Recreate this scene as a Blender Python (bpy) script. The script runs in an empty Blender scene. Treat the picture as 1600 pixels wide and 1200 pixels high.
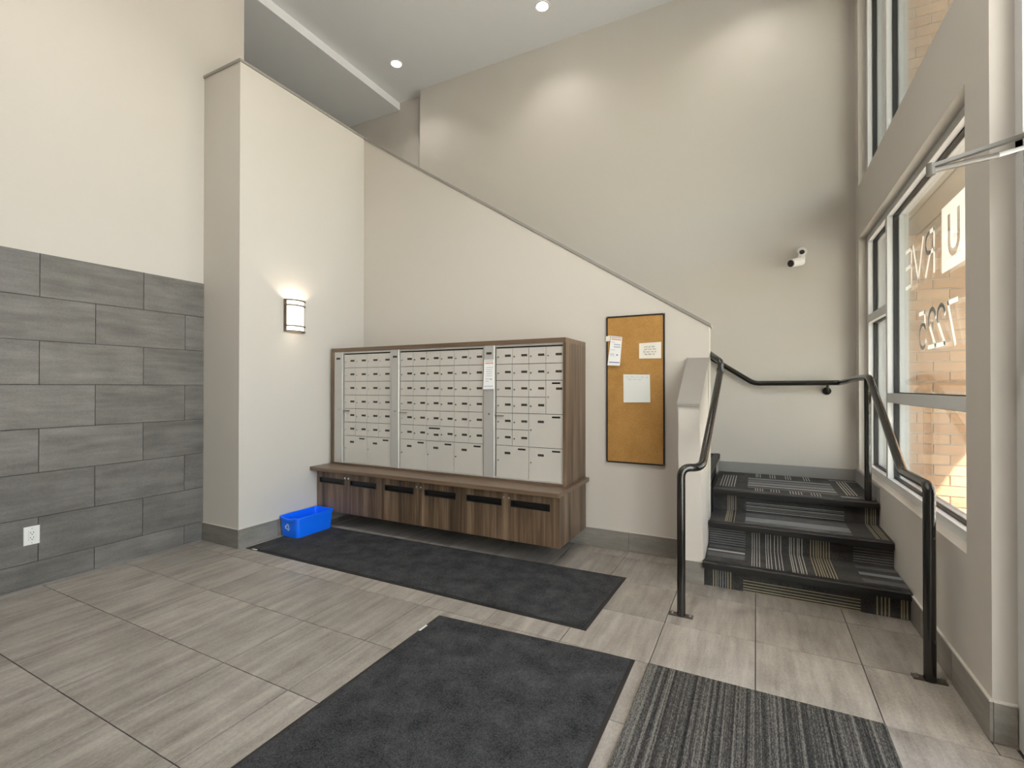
import bpy, math, random
from mathutils import Vector, Matrix

random.seed(7)
S = bpy.context.scene
COL = S.collection
PI = math.pi

# ------------------------------------------------------------------ camera
CAM_H, FPX, YAW, PITCH, ROLL = 1.4, 746.3, 27.0635, 0.3375, 0.0436
y_, p_, r_ = (math.radians(a) for a in (YAW, PITCH, ROLL))
fw = Vector((-math.sin(y_) * math.cos(p_), math.cos(y_) * math.cos(p_), math.sin(p_)))
rt0 = Vector((math.cos(y_), math.sin(y_), 0))
up0 = rt0.cross(fw)
rt = rt0 * math.cos(r_) + up0 * math.sin(r_)
up = up0 * math.cos(r_) - rt0 * math.sin(r_)
cd = bpy.data.cameras.new('camera')
cd.sensor_fit = 'HORIZONTAL'
cd.sensor_width = 36.0
cd.lens = FPX / 1600.0 * 36.0
cd.clip_start = 0.02
cam = bpy.data.objects.new('camera', cd)
COL.objects.link(cam)
M = Matrix((rt, up, -fw)).transposed().to_4x4()
M.translation = (0, 0, CAM_H)
cam.matrix_world = M
S.camera = cam

# ------------------------------------------------------------------ view, world, sun
S.view_settings.view_transform = 'Standard'
S.view_settings.look = 'None'
S.view_settings.gamma = 1.0
S.view_settings.use_curve_mapping = False
S.view_settings.exposure = 0.84
S.cycles.diffuse_bounces = 7
S.cycles.transparent_max_bounces = 24

SKY_STRENGTH = 0.56
SUN_STRENGTH = 20.0
DOWN_W = 14.0         # watts of a ceiling downlight near the back wall
FILL_W2, FILL_W3 = 65.0, 150.0   # watts of the unseen fill lights added over the lobby
w = bpy.data.worlds.new('world')
S.world = w
w.use_nodes = True
wn = w.node_tree
bg = wn.nodes['Background']
sky = wn.nodes.new('ShaderNodeTexSky')
sky.sky_type = 'NISHITA'
sky.sun_disc = False
sky.sun_elevation = math.radians(46)
sky.sun_rotation = math.radians(145)
sky.air_density = 1.2
sky.dust_density = 1.6
wn.links.new(sky.outputs['Color'], bg.inputs['Color'])
bg.inputs['Strength'].default_value = SKY_STRENGTH
sl = bpy.data.lights.new('sun', 'SUN')
sl.energy = SUN_STRENGTH
sl.color = (1.0, 0.975, 0.94)
sl.angle = math.radians(0.6)
so = bpy.data.objects.new('sun', sl)
COL.objects.link(so)
so.rotation_euler = Vector((-1.0, 1.45, -1.75)).to_track_quat('-Z', 'Y').to_euler()
so.location = (6, -8, 12)

# ------------------------------------------------------------------ geometry of the room (metres)
XL, XP, XR, XS = -4.504, -3.99, 0.83, 0.905      # left wall, pier side, window wall, storefront
YP, YM, YB, YRET = 2.61, 4.084, 5.42, 2.555      # pier front, mailbox wall, back wall, return
YREC = 5.54
ZP, ZC, ZT = 4.25, 5.616, 2.344                  # pier top, ceiling, tile wainscot top
XE = -0.332                                      # free end of the mailbox wall
YNEAR = -3.2                                     # wall behind the camera
GX, GY = 0.480, 0.485
RISE = 0.176

# ------------------------------------------------------------------ materials
def new_mat(name):
    m = bpy.data.materials.new(name)
    m.use_nodes = True
    nt = m.node_tree
    return m, nt, nt.nodes['Principled BSDF']

def nd(nt, t, **kw):
    n = nt.nodes.new(t)
    for k, v in kw.items():
        if k.startswith('i_'):
            n.inputs[k[2:].replace('_', ' ')].default_value = v
        else:
            setattr(n, k, v)
    return n

def plain(name, col, rough=0.5, metal=0.0, bump=0.0, bscale=60.0, spec=0.5, var=0.0):
    m, nt, b = new_mat(name)
    b.inputs['Base Color'].default_value = (*col, 1)
    b.inputs['Roughness'].default_value = rough
    b.inputs['Metallic'].default_value = metal
    b.inputs['Specular IOR Level'].default_value = spec
    if bump or var:
        g = nd(nt, 'ShaderNodeNewGeometry')
        n = nd(nt, 'ShaderNodeTexNoise', i_Scale=bscale, i_Detail=4.0)
        nt.links.new(g.outputs['Position'], n.inputs['Vector'])
        if bump:
            bp = nd(nt, 'ShaderNodeBump', i_Strength=bump, i_Distance=0.002)
            nt.links.new(n.outputs['Fac'], bp.inputs['Height'])
            nt.links.new(bp.outputs['Normal'], b.inputs['Normal'])
        if var:
            r = nd(nt, 'ShaderNodeValToRGB')
            r.color_ramp.elements[0].position = 0.3
            r.color_ramp.elements[1].position = 0.7
            r.color_ramp.elements[0].color = (*[c * (1 - var) for c in col], 1)
            r.color_ramp.elements[1].color = (*[min(1, c * (1 + var)) for c in col], 1)
            nt.links.new(n.outputs['Fac'], r.inputs['Fac'])
            nt.links.new(r.outputs['Color'], b.inputs['Base Color'])
    return m

def tile_mat(name, stretch, dark, mid, light, rough, contrast=1.0, fine=(120, 70, 120)):
    """porcelain tile with streaks; every tile gets its own piece of the pattern"""
    m, nt, b = new_mat(name)
    L = nt.links.new
    tc = nd(nt, 'ShaderNodeTexCoord')
    oi = nd(nt, 'ShaderNodeObjectInfo')
    mul = nd(nt, 'ShaderNodeVectorMath', operation='SCALE')
    mul.inputs[0].default_value = (37.0, 53.0, 71.0)
    L(oi.outputs['Random'], mul.inputs['Scale'])
    add = nd(nt, 'ShaderNodeVectorMath', operation='ADD')
    L(tc.outputs['Object'], add.inputs[0])
    L(mul.outputs['Vector'], add.inputs[1])
    def noise(scale_vec, detail, rgh):
        mp = nd(nt, 'ShaderNodeMapping')
        mp.inputs['Scale'].default_value = scale_vec
        L(add.outputs['Vector'], mp.inputs['Vector'])
        n = nd(nt, 'ShaderNodeTexNoise', i_Scale=1.0, i_Detail=detail, i_Roughness=rgh)
        L(mp.outputs['Vector'], n.inputs['Vector'])
        return n
    n1 = noise(stretch, 6.0, 0.62)
    n2 = noise((5, 5, 5), 3.0, 0.5)
    n3 = noise(fine, 4.0, 0.75)
    a = nd(nt, 'ShaderNodeMath', operation='MULTIPLY_ADD')
    a.inputs[1].default_value = 0.50
    L(n1.outputs['Fac'], a.inputs[0])
    a2 = nd(nt, 'ShaderNodeMath', operation='MULTIPLY')
    a2.inputs[1].default_value = 0.20
    L(n2.outputs['Fac'], a2.inputs[0])
    a3 = nd(nt, 'ShaderNodeMath', operation='MULTIPLY_ADD')
    a3.inputs[1].default_value = 0.30
    L(n3.outputs['Fac'], a3.inputs[0])
    L(a2.outputs[0], a3.inputs[2])
    L(a3.outputs[0], a.inputs[2])
    r = nd(nt, 'ShaderNodeValToRGB')
    e = r.color_ramp.elements
    e[0].position, e[0].color = 0.5 - 0.17 / contrast, (*dark, 1)
    e[1].position, e[1].color = 0.5 + 0.17 / contrast, (*light, 1)
    em = e.new(0.5)
    em.color = (*mid, 1)
    L(a.outputs[0], r.inputs['Fac'])
    br = nd(nt, 'ShaderNodeMapRange')
    br.inputs['To Min'].default_value = 0.86
    br.inputs['To Max'].default_value = 1.10
    L(oi.outputs['Random'], br.inputs['Value'])
    mx = nd(nt, 'ShaderNodeVectorMath', operation='SCALE')
    L(r.outputs['Color'], mx.inputs[0])
    L(br.outputs['Result'], mx.inputs['Scale'])
    L(mx.outputs['Vector'], b.inputs['Base Color'])
    bp = nd(nt, 'ShaderNodeBump', i_Strength=0.15, i_Distance=0.002)
    L(n3.outputs['Fac'], bp.inputs['Height'])
    L(bp.outputs['Normal'], b.inputs['Normal'])
    b.inputs['Roughness'].default_value = rough
    return m

def wood_mat(name, scale, cols, rough=0.42):
    m, nt, b = new_mat(name)
    L = nt.links.new
    g = nd(nt, 'ShaderNodeNewGeometry')
    mp = nd(nt, 'ShaderNodeMapping')
    mp.inputs['Scale'].default_value = scale
    L(g.outputs['Position'], mp.inputs['Vector'])
    n1 = nd(nt, 'ShaderNodeTexNoise', i_Scale=1.0, i_Detail=5.0, i_Roughness=0.6, i_Distortion=0.5)
    L(mp.outputs['Vector'], n1.inputs['Vector'])
    mp2 = nd(nt, 'ShaderNodeMapping')
    mp2.inputs['Scale'].default_value = tuple(s * (5 if s > 5 else 2) for s in scale)
    L(g.outputs['Position'], mp2.inputs['Vector'])
    n2 = nd(nt, 'ShaderNodeTexNoise', i_Scale=1.0, i_Detail=3.0)
    L(mp2.outputs['Vector'], n2.inputs['Vector'])
    a = nd(nt, 'ShaderNodeMath', operation='MULTIPLY_ADD')
    a.inputs[1].default_value = 0.25
    sc = nd(nt, 'ShaderNodeMath', operation='MULTIPLY')
    sc.inputs[1].default_value = 0.75
    L(n1.outputs['Fac'], sc.inputs[0])
    L(n2.outputs['Fac'], a.inputs[0])
    L(sc.outputs[0], a.inputs[2])
    r = nd(nt, 'ShaderNodeValToRGB')
    e = r.color_ramp.elements
    e[0].position, e[0].color = 0.33, (*cols[0], 1)
    e[1].position, e[1].color = 0.68, (*cols[2], 1)
    q = e.new(0.5)
    q.color = (*cols[1], 1)
    L(a.outputs[0], r.inputs['Fac'])
    L(r.outputs['Color'], b.inputs['Base Color'])
    b.inputs['Roughness'].default_value = rough
    return m

def carpet_mat(name, c0, c1, scale=260.0, bump=0.5, vec=None):
    m, nt, b = new_mat(name)
    L = nt.links.new
    g = nd(nt, 'ShaderNodeNewGeometry')
    mp = nd(nt, 'ShaderNodeMapping')
    mp.inputs['Scale'].default_value = vec or (1, 1, 1)
    L(g.outputs['Position'], mp.inputs['Vector'])
    n = nd(nt, 'ShaderNodeTexNoise', i_Scale=scale, i_Detail=3.0, i_Roughness=0.8)
    L(mp.outputs['Vector'], n.inputs['Vector'])
    n2 = nd(nt, 'ShaderNodeTexNoise', i_Scale=7.0, i_Detail=4.0, i_Roughness=0.6)
    L(g.outputs['Position'], n2.inputs['Vector'])
    a = nd(nt, 'ShaderNodeMath', operation='MULTIPLY_ADD')
    a.inputs[1].default_value = 0.35
    sc = nd(nt, 'ShaderNodeMath', operation='MULTIPLY')
    sc.inputs[1].default_value = 0.65
    L(n.outputs['Fac'], sc.inputs[0])
    L(n2.outputs['Fac'], a.inputs[0])
    L(sc.outputs[0], a.inputs[2])
    r = nd(nt, 'ShaderNodeValToRGB')
    e = r.color_ramp.elements
    e[0].position, e[0].color = 0.36, (*c0, 1)
    e[1].position, e[1].color = 0.64, (*c1, 1)
    L(a.outputs[0], r.inputs['Fac'])
    L(r.outputs['Color'], b.inputs['Base Color'])
    bp = nd(nt, 'ShaderNodeBump', i_Strength=bump, i_Distance=0.004)
    L(n.outputs['Fac'], bp.inputs['Height'])
    L(bp.outputs['Normal'], b.inputs['Normal'])
    b.inputs['Roughness'].default_value = 0.95
    b.inputs['Specular IOR Level'].default_value = 0.15
    return m

def glass_mat(name, tint):
    m, nt, b = new_mat(name)
    nt.nodes.remove(b)
    L = nt.links.new
    out = nt.nodes['Material Output']
    tr = nd(nt, 'ShaderNodeBsdfTransparent')
    tr.inputs['Color'].default_value = (*tint, 1)
    gl = nd(nt, 'ShaderNodeBsdfGlossy')
    gl.inputs['Roughness'].default_value = 0.0
    fr = nd(nt, 'ShaderNodeFresnel', i_IOR=1.45)
    # the same reflectance on both faces of the pane: flip the index on the inside
    g = nd(nt, 'ShaderNodeNewGeometry')
    mr = nd(nt, 'ShaderNodeMapRange')
    mr.inputs['To Min'].default_value = 1.45
    mr.inputs['To Max'].default_value = 1 / 1.45
    L(g.outputs['Backfacing'], mr.inputs['Value'])
    L(mr.outputs['Result'], fr.inputs['IOR'])
    mx = nd(nt, 'ShaderNodeMixShader')
    L(fr.outputs['Fac'], mx.inputs['Fac'])
    L(tr.outputs[0], mx.inputs[1])
    L(gl.outputs[0], mx.inputs[2])
    L(mx.outputs[0], out.inputs['Surface'])
    return m

def emit_mat(name, col, strength):
    m, nt, b = new_mat(name)
    b.inputs['Base Color'].default_value = (0.9, 0.9, 0.9, 1)
    b.inputs['Emission Color'].default_value = (*col, 1)
    b.inputs['Emission Strength'].default_value = strength
    return m

MT = {}
MT['paint'] = plain('wall_paint', (0.530, 0.496, 0.448), 0.65, bump=0.08, bscale=140)
MT['ceil'] = plain('ceiling_paint', (0.72, 0.72, 0.715), 0.8)
MT['trim'] = plain('grey_trim_paint', (0.27, 0.252, 0.230), 0.5)
MT['base_grey'] = plain('grey_base_paint', (0.26, 0.25, 0.235), 0.5)
MT['grout'] = plain('dark_grout', (0.050, 0.044, 0.038), 0.9)
MT['lip'] = plain('baseboard_lip', (0.55, 0.52, 0.47), 0.4)
MT['floor_tile'] = tile_mat('floor_tile', (16, 1.7, 9), (0.135, 0.116, 0.098), (0.285, 0.257, 0.224), (0.43, 0.397, 0.352), 0.38)
MT['wall_tile'] = tile_mat('wall_tile', (9, 2.2, 16), (0.085, 0.078, 0.070), (0.148, 0.138, 0.124), (0.225, 0.210, 0.192), 0.45)
MT['base_tile'] = tile_mat('base_tile', (3, 3, 18), (0.15, 0.135, 0.12), (0.21, 0.195, 0.172), (0.28, 0.262, 0.235), 0.42)
MT['walnut'] = wood_mat('walnut_vertical', (17, 17, 0.8), ((0.034, 0.021, 0.012), (0.115, 0.073, 0.043), (0.245, 0.168, 0.105)))
MT['walnut_h'] = wood_mat('walnut_horizontal', (1.1, 26, 26), ((0.088, 0.056, 0.035), (0.130, 0.085, 0.054), (0.18, 0.124, 0.082)), 0.33)
MT['soffit_wood'] = wood_mat('soffit_wood', (22, 1.2, 22), ((0.25, 0.205, 0.15), (0.31, 0.255, 0.19), (0.36, 0.30, 0.22)), 0.6)
MT['alu_door'] = plain('mailbox_silver', (0.54, 0.515, 0.475), 0.38, metal=0.2, var=0.03, bscale=3)
MT['alu_post'] = plain('mailbox_post_silver', (0.50, 0.49, 0.47), 0.33, metal=0.4)
MT['gap'] = plain('shadow_gap', (0.02, 0.018, 0.016), 0.8)
MT['plate'] = plain('number_plate', (0.035, 0.028, 0.022), 0.4, var=0.9, bscale=420)
MT['black_slot'] = plain('black_plastic', (0.004, 0.004, 0.004), 0.35)
MT['chrome'] = plain('chrome', (0.75, 0.75, 0.74), 0.18, metal=1.0)
MT['steel'] = plain('brushed_nickel', (0.16, 0.13, 0.10), 0.5, metal=0.5)
MT['dull_steel'] = plain('dull_steel', (0.22, 0.21, 0.19), 0.5, metal=0.6)
MT['rail'] = plain('black_gloss_paint', (0.009, 0.008, 0.006), 0.16, spec=0.7)
MT['plate_steel'] = plain('base_plate_bronze', (0.10, 0.078, 0.06), 0.4, metal=0.5)
MT['blue'] = plain('blue_plastic', (0.002, 0.155, 0.95), 0.38)
MT['blue_mark'] = plain('pale_blue_print', (0.45, 0.60, 0.90), 0.5)
MT['mat'] = carpet_mat('charcoal_mat', (0.006, 0.006, 0.007), (0.075, 0.076, 0.078), 150)
MT['rubber'] = plain('black_rubber', (0.013, 0.011, 0.010), 0.6)
MT['nosing'] = plain('nosing_rubber', (0.007, 0.0065, 0.006), 0.5)
def striped_mat(name, cols):
    """irregular stripes along y with yarn speckle"""
    m, nt, b = new_mat(name)
    L = nt.links.new
    g = nd(nt, 'ShaderNodeNewGeometry')
    def nz(vec, det, rg):
        mp = nd(nt, 'ShaderNodeMapping')
        mp.inputs['Scale'].default_value = vec
        L(g.outputs['Position'], mp.inputs['Vector'])
        n = nd(nt, 'ShaderNodeTexNoise', i_Scale=1.0, i_Detail=det, i_Roughness=rg)
        L(mp.outputs['Vector'], n.inputs['Vector'])
        return n
    a, c = nz((75, 0.3, 1), 2.5, 0.6), nz((330, 90, 90), 2.0, 0.7)
    q = nd(nt, 'ShaderNodeMath', operation='MULTIPLY_ADD')
    q.inputs[1].default_value = 0.45
    h = nd(nt, 'ShaderNodeMath', operation='MULTIPLY')
    h.inputs[1].default_value = 0.55
    L(a.outputs['Fac'], h.inputs[0])
    L(c.outputs['Fac'], q.inputs[0])
    L(h.outputs[0], q.inputs[2])
    r = nd(nt, 'ShaderNodeValToRGB')
    e = r.color_ramp.elements
    e[0].position, e[0].color = 0.38, (*cols[0], 1)
    e[1].position, e[1].color = 0.62, (*cols[2], 1)
    k = e.new(0.5)
    k.color = (*cols[1], 1)
    L(q.outputs[0], r.inputs['Fac'])
    L(r.outputs['Color'], b.inputs['Base Color'])
    bp = nd(nt, 'ShaderNodeBump', i_Strength=0.6, i_Distance=0.004)
    L(c.outputs['Fac'], bp.inputs['Height'])
    L(bp.outputs['Normal'], b.inputs['Normal'])
    b.inputs['Roughness'].default_value = 0.95
    b.inputs['Specular IOR Level'].default_value = 0.15
    return m
MT['stripe_mat'] = striped_mat('striped_entrance_carpet', ((0.011, 0.011, 0.010), (0.055, 0.052, 0.047), (0.185, 0.174, 0.152)))
MT['stair'] = carpet_mat('stair_carpet', (0.022, 0.022, 0.022), (0.085, 0.082, 0.078), 190, 0.5)
MT['stair_grey'] = carpet_mat('stair_carpet_grey', (0.06, 0.062, 0.064), (0.15, 0.15, 0.148), 190, 0.5)
MT['st_gold'] = plain('gold_yarn', (0.29, 0.25, 0.165), 0.9)
MT['st_white'] = plain('pale_yarn', (0.36, 0.35, 0.32), 0.9)
MT['st_grey'] = plain('grey_yarn', (0.17, 0.175, 0.18), 0.9)
MT['cork'] = carpet_mat('cork', (0.31, 0.16, 0.045), (0.46, 0.26, 0.088), 170, 0.3)
MT['black'] = plain('black_frame', (0.012, 0.010, 0.009), 0.4)
MT['paper'] = plain('paper', (0.74, 0.74, 0.73), 0.7)
MT['paper_cream'] = plain('cream_paper', (0.70, 0.67, 0.60), 0.7)
MT['paper_blue'] = plain('pale_grey_paper', (0.66, 0.68, 0.65), 0.7)
MT['ink'] = plain('ink', (0.07, 0.07, 0.08), 0.7)
MT['ink_faint'] = plain('faint_ink', (0.38, 0.42, 0.48), 0.7)
MT['ink_orange'] = plain('orange_print', (0.66, 0.25, 0.14), 0.7)
MT['ink_blue'] = plain('navy_print', (0.10, 0.13, 0.30), 0.7)
MT['ink_grey'] = plain('grey_print', (0.34, 0.40, 0.52), 0.7)
MT['white_plastic'] = plain('white_plastic', (0.74, 0.73, 0.70), 0.35)
MT['dark_hole'] = plain('dark_hole', (0.02, 0.018, 0.016), 0.5)
MT['frame_alu'] = plain('window_aluminium', (0.60, 0.60, 0.59), 0.35, metal=0.0)
MT['gasket'] = plain('black_gasket', (0.014, 0.014, 0.014), 0.6)
MT['glass_tint'] = glass_mat('tinted_glass', (0.93, 0.94, 0.93))
MT['glass_clear'] = glass_mat('clear_glass', (0.97, 0.98, 0.97))
def vinyl_mat():
    m, nt, b = new_mat('frosted_vinyl')
    out = nt.nodes['Material Output']
    b.inputs['Base Color'].default_value = (0.80, 0.79, 0.75, 1)
    b.inputs['Roughness'].default_value = 0.6
    t = nd(nt, 'ShaderNodeBsdfTranslucent')
    t.inputs['Color'].default_value = (0.97, 0.97, 0.95, 1)
    mx = nd(nt, 'ShaderNodeMixShader')
    mx.inputs['Fac'].default_value = 0.72
    nt.links.new(b.outputs[0], mx.inputs[1])
    nt.links.new(t.outputs[0], mx.inputs[2])
    nt.links.new(mx.outputs[0], out.inputs['Surface'])
    return m
MT['vinyl'] = vinyl_mat()
MT['brick'] = plain('tan_brick', (0.40, 0.235, 0.125), 0.9, bump=0.4, bscale=90)
MT['mortar'] = plain('mortar', (0.66, 0.64, 0.55), 0.95)
MT['paving'] = plain('outdoor_paving', (0.50, 0.48, 0.44), 0.9, var=0.08, bscale=2)
MT['fascia'] = plain('outside_fascia', (0.40, 0.38, 0.34), 0.7)
MT['shade'] = emit_mat('lit_opal_shade', (1.0, 0.93, 0.82), 1.2)
MT['lamp'] = emit_mat('lit_downlight', (1.0, 0.95, 0.88), 9.0)

def brick_tones():
    m = MT['brick']
    nt = m.node_tree
    b = nt.nodes['Principled BSDF']
    oi = nd(nt, 'ShaderNodeObjectInfo')
    r = nd(nt, 'ShaderNodeValToRGB')
    e = r.color_ramp.elements
    e[0].color = (0.42, 0.245, 0.14, 1)
    e[1].color = (0.56, 0.36, 0.22, 1)
    q = e.new(0.5)
    q.color = (0.49, 0.295, 0.17, 1)
    nt.links.new(oi.outputs['Random'], r.inputs['Fac'])
    nt.links.new(r.outputs['Color'], b.inputs['Base Color'])
brick_tones()

# ------------------------------------------------------------------ mesh builder
WL = {}   # world location of every object (only translations are used)

class MB:
    def __init__(self):
        self.v, self.f = [], []
    def poly(self, pts, faces):
        o = len(self.v)
        self.v += [tuple(p) for p in pts]
        self.f += [tuple(o + i for i in f) for f in faces]
        return self
    def box(self, x0, x1, y0, y1, z0, z1):
        return self.poly([(x0, y0, z0), (x1, y0, z0), (x1, y1, z0), (x0, y1, z0),
                          (x0, y0, z1), (x1, y0, z1), (x1, y1, z1), (x0, y1, z1)],
                         [(3, 2, 1, 0), (4, 5, 6, 7), (0, 1, 5, 4), (1, 2, 6, 5), (2, 3, 7, 6), (3, 0, 4, 7)])
    def hexa(self, b4, t4):
        """4 bottom points and 4 top points, both counter-clockwise from above"""
        return self.poly(list(b4) + list(t4), [(3, 2, 1, 0), (4, 5, 6, 7), (0, 1, 5, 4), (1, 2, 6, 5), (2, 3, 7, 6), (3, 0, 4, 7)])
    def bevbox(self, x0, x1, y0, y1, z0, z1, c, axis):
        """box whose face towards `axis` ('-x','+x','-y','+z' ...) has chamfered edges"""
        s, a = axis[0], 'xyz'.index(axis[1])
        lo, hi = [x0, y0, z0], [x1, y1, z1]
        o = [i for i in range(3) if i != a]
        def ring(d, ins):
            pts = []
            for (i, j) in ((0, 0), (1, 0), (1, 1), (0, 1)):
                p = [0, 0, 0]
                p[a] = d
                p[o[0]] = (lo[o[0]] + ins) if i == 0 else (hi[o[0]] - ins)
                p[o[1]] = (lo[o[1]] + ins) if j == 0 else (hi[o[1]] - ins)
                pts.append(tuple(p))
            return pts
        if s == '+':
            r = ring(lo[a], 0) + ring(hi[a] - c, 0) + ring(hi[a], c)
        else:
            r = ring(hi[a], 0) + ring(lo[a] + c, 0) + ring(lo[a], c)
        fc = [(0, 1, 2, 3)]
        for k in (0, 4):
            for i in range(4):
                j = (i + 1) % 4
                fc.append((k + i, k + j, k + 4 + j, k + 4 + i))
        fc.append((8, 9, 10, 11))
        return self.poly(r, fc)
    def prism(self, pts2, axis, d0, d1):
        """extrude a polygon (2D) along an axis; 2D coords are the two other axes in x,y,z order"""
        a = 'xyz'.index(axis)
        def P(q, d):
            p = list(q)
            p.insert(a, d)
            return tuple(p)
        n = len(pts2)
        v = [P(q, d0) for q in pts2] + [P(q, d1) for q in pts2]
        f = [tuple(range(n - 1, -1, -1)), tuple(range(n, 2 * n))]
        f += [(i, (i + 1) % n, n + (i + 1) % n, n + i) for i in range(n)]
        return self.poly(v, f)
    def cyl(self, p0, p1, r0, r1=None, n=20, cap=True):
        r1 = r0 if r1 is None else r1
        p0, p1 = Vector(p0), Vector(p1)
        d = (p1 - p0).normalized()
        a = d.orthogonal().normalized()
        b = d.cross(a)
        v = []
        for p, r in ((p0, r0), (p1, r1)):
            for i in range(n):
                t = 2 * PI * i / n
                v.append(p + a * (r * math.cos(t)) + b * (r * math.sin(t)))
        f = [(i, (i + 1) % n, n + (i + 1) % n, n + i) for i in range(n)]
        if cap:
            f += [tuple(range(n - 1, -1, -1)), tuple(range(n, 2 * n))]
        return self.poly(v, f)
    def tube(self, pts, r, fillet=0.06, n=18, seg=7):
        pts = [Vector(p) for p in pts]
        path = [pts[0]]
        for i in range(1, len(pts) - 1):
            a, b, c = pts[i - 1], pts[i], pts[i + 1]
            la, lc = (a - b).length, (c - b).length
            q = min(fillet, la * 0.48, lc * 0.48)
            s, e = b + (a - b).normalized() * q, b + (c - b).normalized() * q
            for k in range(seg + 1):
                t = k / seg
                path.append(s * (1 - t) ** 2 + b * (2 * t * (1 - t)) + e * t ** 2)
        path.append(pts[-1])
        v, f = [], []
        d = (path[1] - path[0]).normalized()
        nrm = d.orthogonal().normalized()
        for i, p in enumerate(path):
            if i == 0:
                t = (path[1] - path[0]).normalized()
            elif i == len(path) - 1:
                t = (path[-1] - path[-2]).normalized()
            else:
                t = ((path[i + 1] - p).normalized() + (p - path[i - 1]).normalized()).normalized()
            nrm = (nrm - t * nrm.dot(t)).normalized()
            bn = t.cross(nrm)
            for k in range(n):
                u = 2 * PI * k / n
                v.append(p + nrm * (r * math.cos(u)) + bn * (r * math.sin(u)))
        m = len(path)
        for i in range(m - 1):
            for k in range(n):
                j = (k + 1) % n
                f.append((i * n + k, i * n + j, (i + 1) * n + j, (i + 1) * n + k))
        f += [tuple(range(n - 1, -1, -1)), tuple((m - 1) * n + k for k in range(n))]
        return self.poly(v, f)
    def ribbon(self, pts, wd, axis, d0, d1):
        """flat stroke of width wd through 2D points, extruded along axis from d0 to d1"""
        for (a, b) in zip(pts[:-1], pts[1:]):
            dx, dy = b[0] - a[0], b[1] - a[1]
            l = math.hypot(dx, dy) or 1e-6
            ex, ey = dx / l * wd * 0.45, dy / l * wd * 0.45
            nx, ny = -dy / l * wd / 2, dx / l * wd / 2
            q = [(a[0] - ex + nx, a[1] - ey + ny), (a[0] - ex - nx, a[1] - ey - ny),
                 (b[0] + ex - nx, b[1] + ey - ny), (b[0] + ex + nx, b[1] + ey + ny)]
            self.prism(q, axis, d0, d1)
        return self
    def mesh(self, name, mat, smooth=False, origin=(0, 0, 0)):
        me = bpy.data.meshes.new(name)
        me.from_pydata([(a - origin[0], b - origin[1], c - origin[2]) for a, b, c in self.v], [], self.f)
        bm_fix(me)
        if mat:
            me.materials.append(mat)
        if smooth:
            for p in me.polygons:
                p.use_smooth = True
            me.set_sharp_from_angle(angle=math.radians(38))
        me.update()
        return me
    def build(self, name, mat, parent=None, smooth=False):
        xs, ys, zs = zip(*self.v)
        o = ((min(xs) + max(xs)) / 2, (min(ys) + max(ys)) / 2, min(zs))
        me = self.mesh(name, mat if not isinstance(mat, str) else MT[mat], smooth, o)
        return link(name, me, o, parent)

import bmesh
def bm_fix(me):
    b = bmesh.new()
    b.from_mesh(me)
    bmesh.ops.recalc_face_normals(b, faces=b.faces)
    b.to_mesh(me)
    b.free()

def link(name, data, loc, parent=None):
    o = bpy.data.objects.new(name, data)
    COL.objects.link(o)
    loc = Vector(loc)
    if parent is not None:
        o.parent = parent
        o.location = loc - WL[parent.name]
    else:
        o.location = loc
    WL[o.name] = loc
    return o

def tag(o, label=None, cat=None, group=None, kind=None):
    if label: o['label'] = label
    if cat: o['category'] = cat
    if group: o['group'] = group
    if kind: o['kind'] = kind
    return o

def thing(name, loc, label, cat, group=None):
    o = link(name, None, loc)
    o.empty_display_size = 0.1
    return tag(o, label, cat, group)

def struct(name, mb, mat, parent=None, smooth=False):
    o = mb.build(name, mat, parent, smooth)
    if parent is None:
        o['kind'] = 'structure'
    return o

# ================================================================== SETTING
# ---- floor: screed plus every tile
floor = struct('floor', MB().box(-4.75, 1.1, YNEAR - 0.1, YB + 0.2, -0.14, -0.010), 'grout')
xs = [-4.4975] + [round(-4.326 + GX * i, 4) for i in range(0, 11)] + [0.893]
ys = [YNEAR + 0.005] + [round(1.015 + GY * j, 4) for j in range(-8, 7)] + [4.079]
_tile_cache = {}
def tile_obj(parent, x0, x1, y0, y1, z0, z1, axis, mat, gap=0.0042, ch=0.0006):
    """one tile: mesh data shared between tiles of one size"""
    a = 'xyz'.index(axis[1])
    d = [x1 - x0, y1 - y0, z1 - z0]
    for i in range(3):
        if i != a:
            d[i] -= gap
    key = (round(d[0], 4), round(d[1], 4), round(d[2], 4), axis, mat)
    if key not in _tile_cache:
        m = MB().bevbox(-d[0] / 2, d[0] / 2, -d[1] / 2, d[1] / 2, -d[2] / 2, d[2] / 2, ch, axis)
        _tile_cache[key] = m.mesh('tile', MT[mat])
    return link('tile', _tile_cache[key], ((x0 + x1) / 2, (y0 + y1) / 2, (z0 + z1) / 2), parent)
for i in range(len(xs) - 1):
    for j in range(len(ys) - 1):
        x0, x1, y0, y1 = xs[i], xs[i + 1], ys[j], ys[j + 1]
        if x1 - x0 < 0.03 or y1 - y0 < 0.03:
            continue
        if y0 > YP - 0.05 and x1 < XP + 0.02: continue          # under the pier
        if x0 > XR - 0.03 and y0 > YRET - 0.02: continue
        if y0 >= 3.43 and x0 >= -0.55:                           # under the stairs
            y1 = min(y1, 3.66)
            if y0 > 3.6: continue
        if x1 > 0.8 and y1 > 2.56: x1 = 0.825
        if y0 < YP < y1 and x1 < XP: y1 = YP - 0.012
        tile_obj(floor, x0, x1, y0, y1, -0.012, 0.0, '+z', 'floor_tile')

tile_obj(floor, 0.825, 0.895, 2.470, 2.545, -0.012, 0.0, '+z', 'floor_tile')

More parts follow.
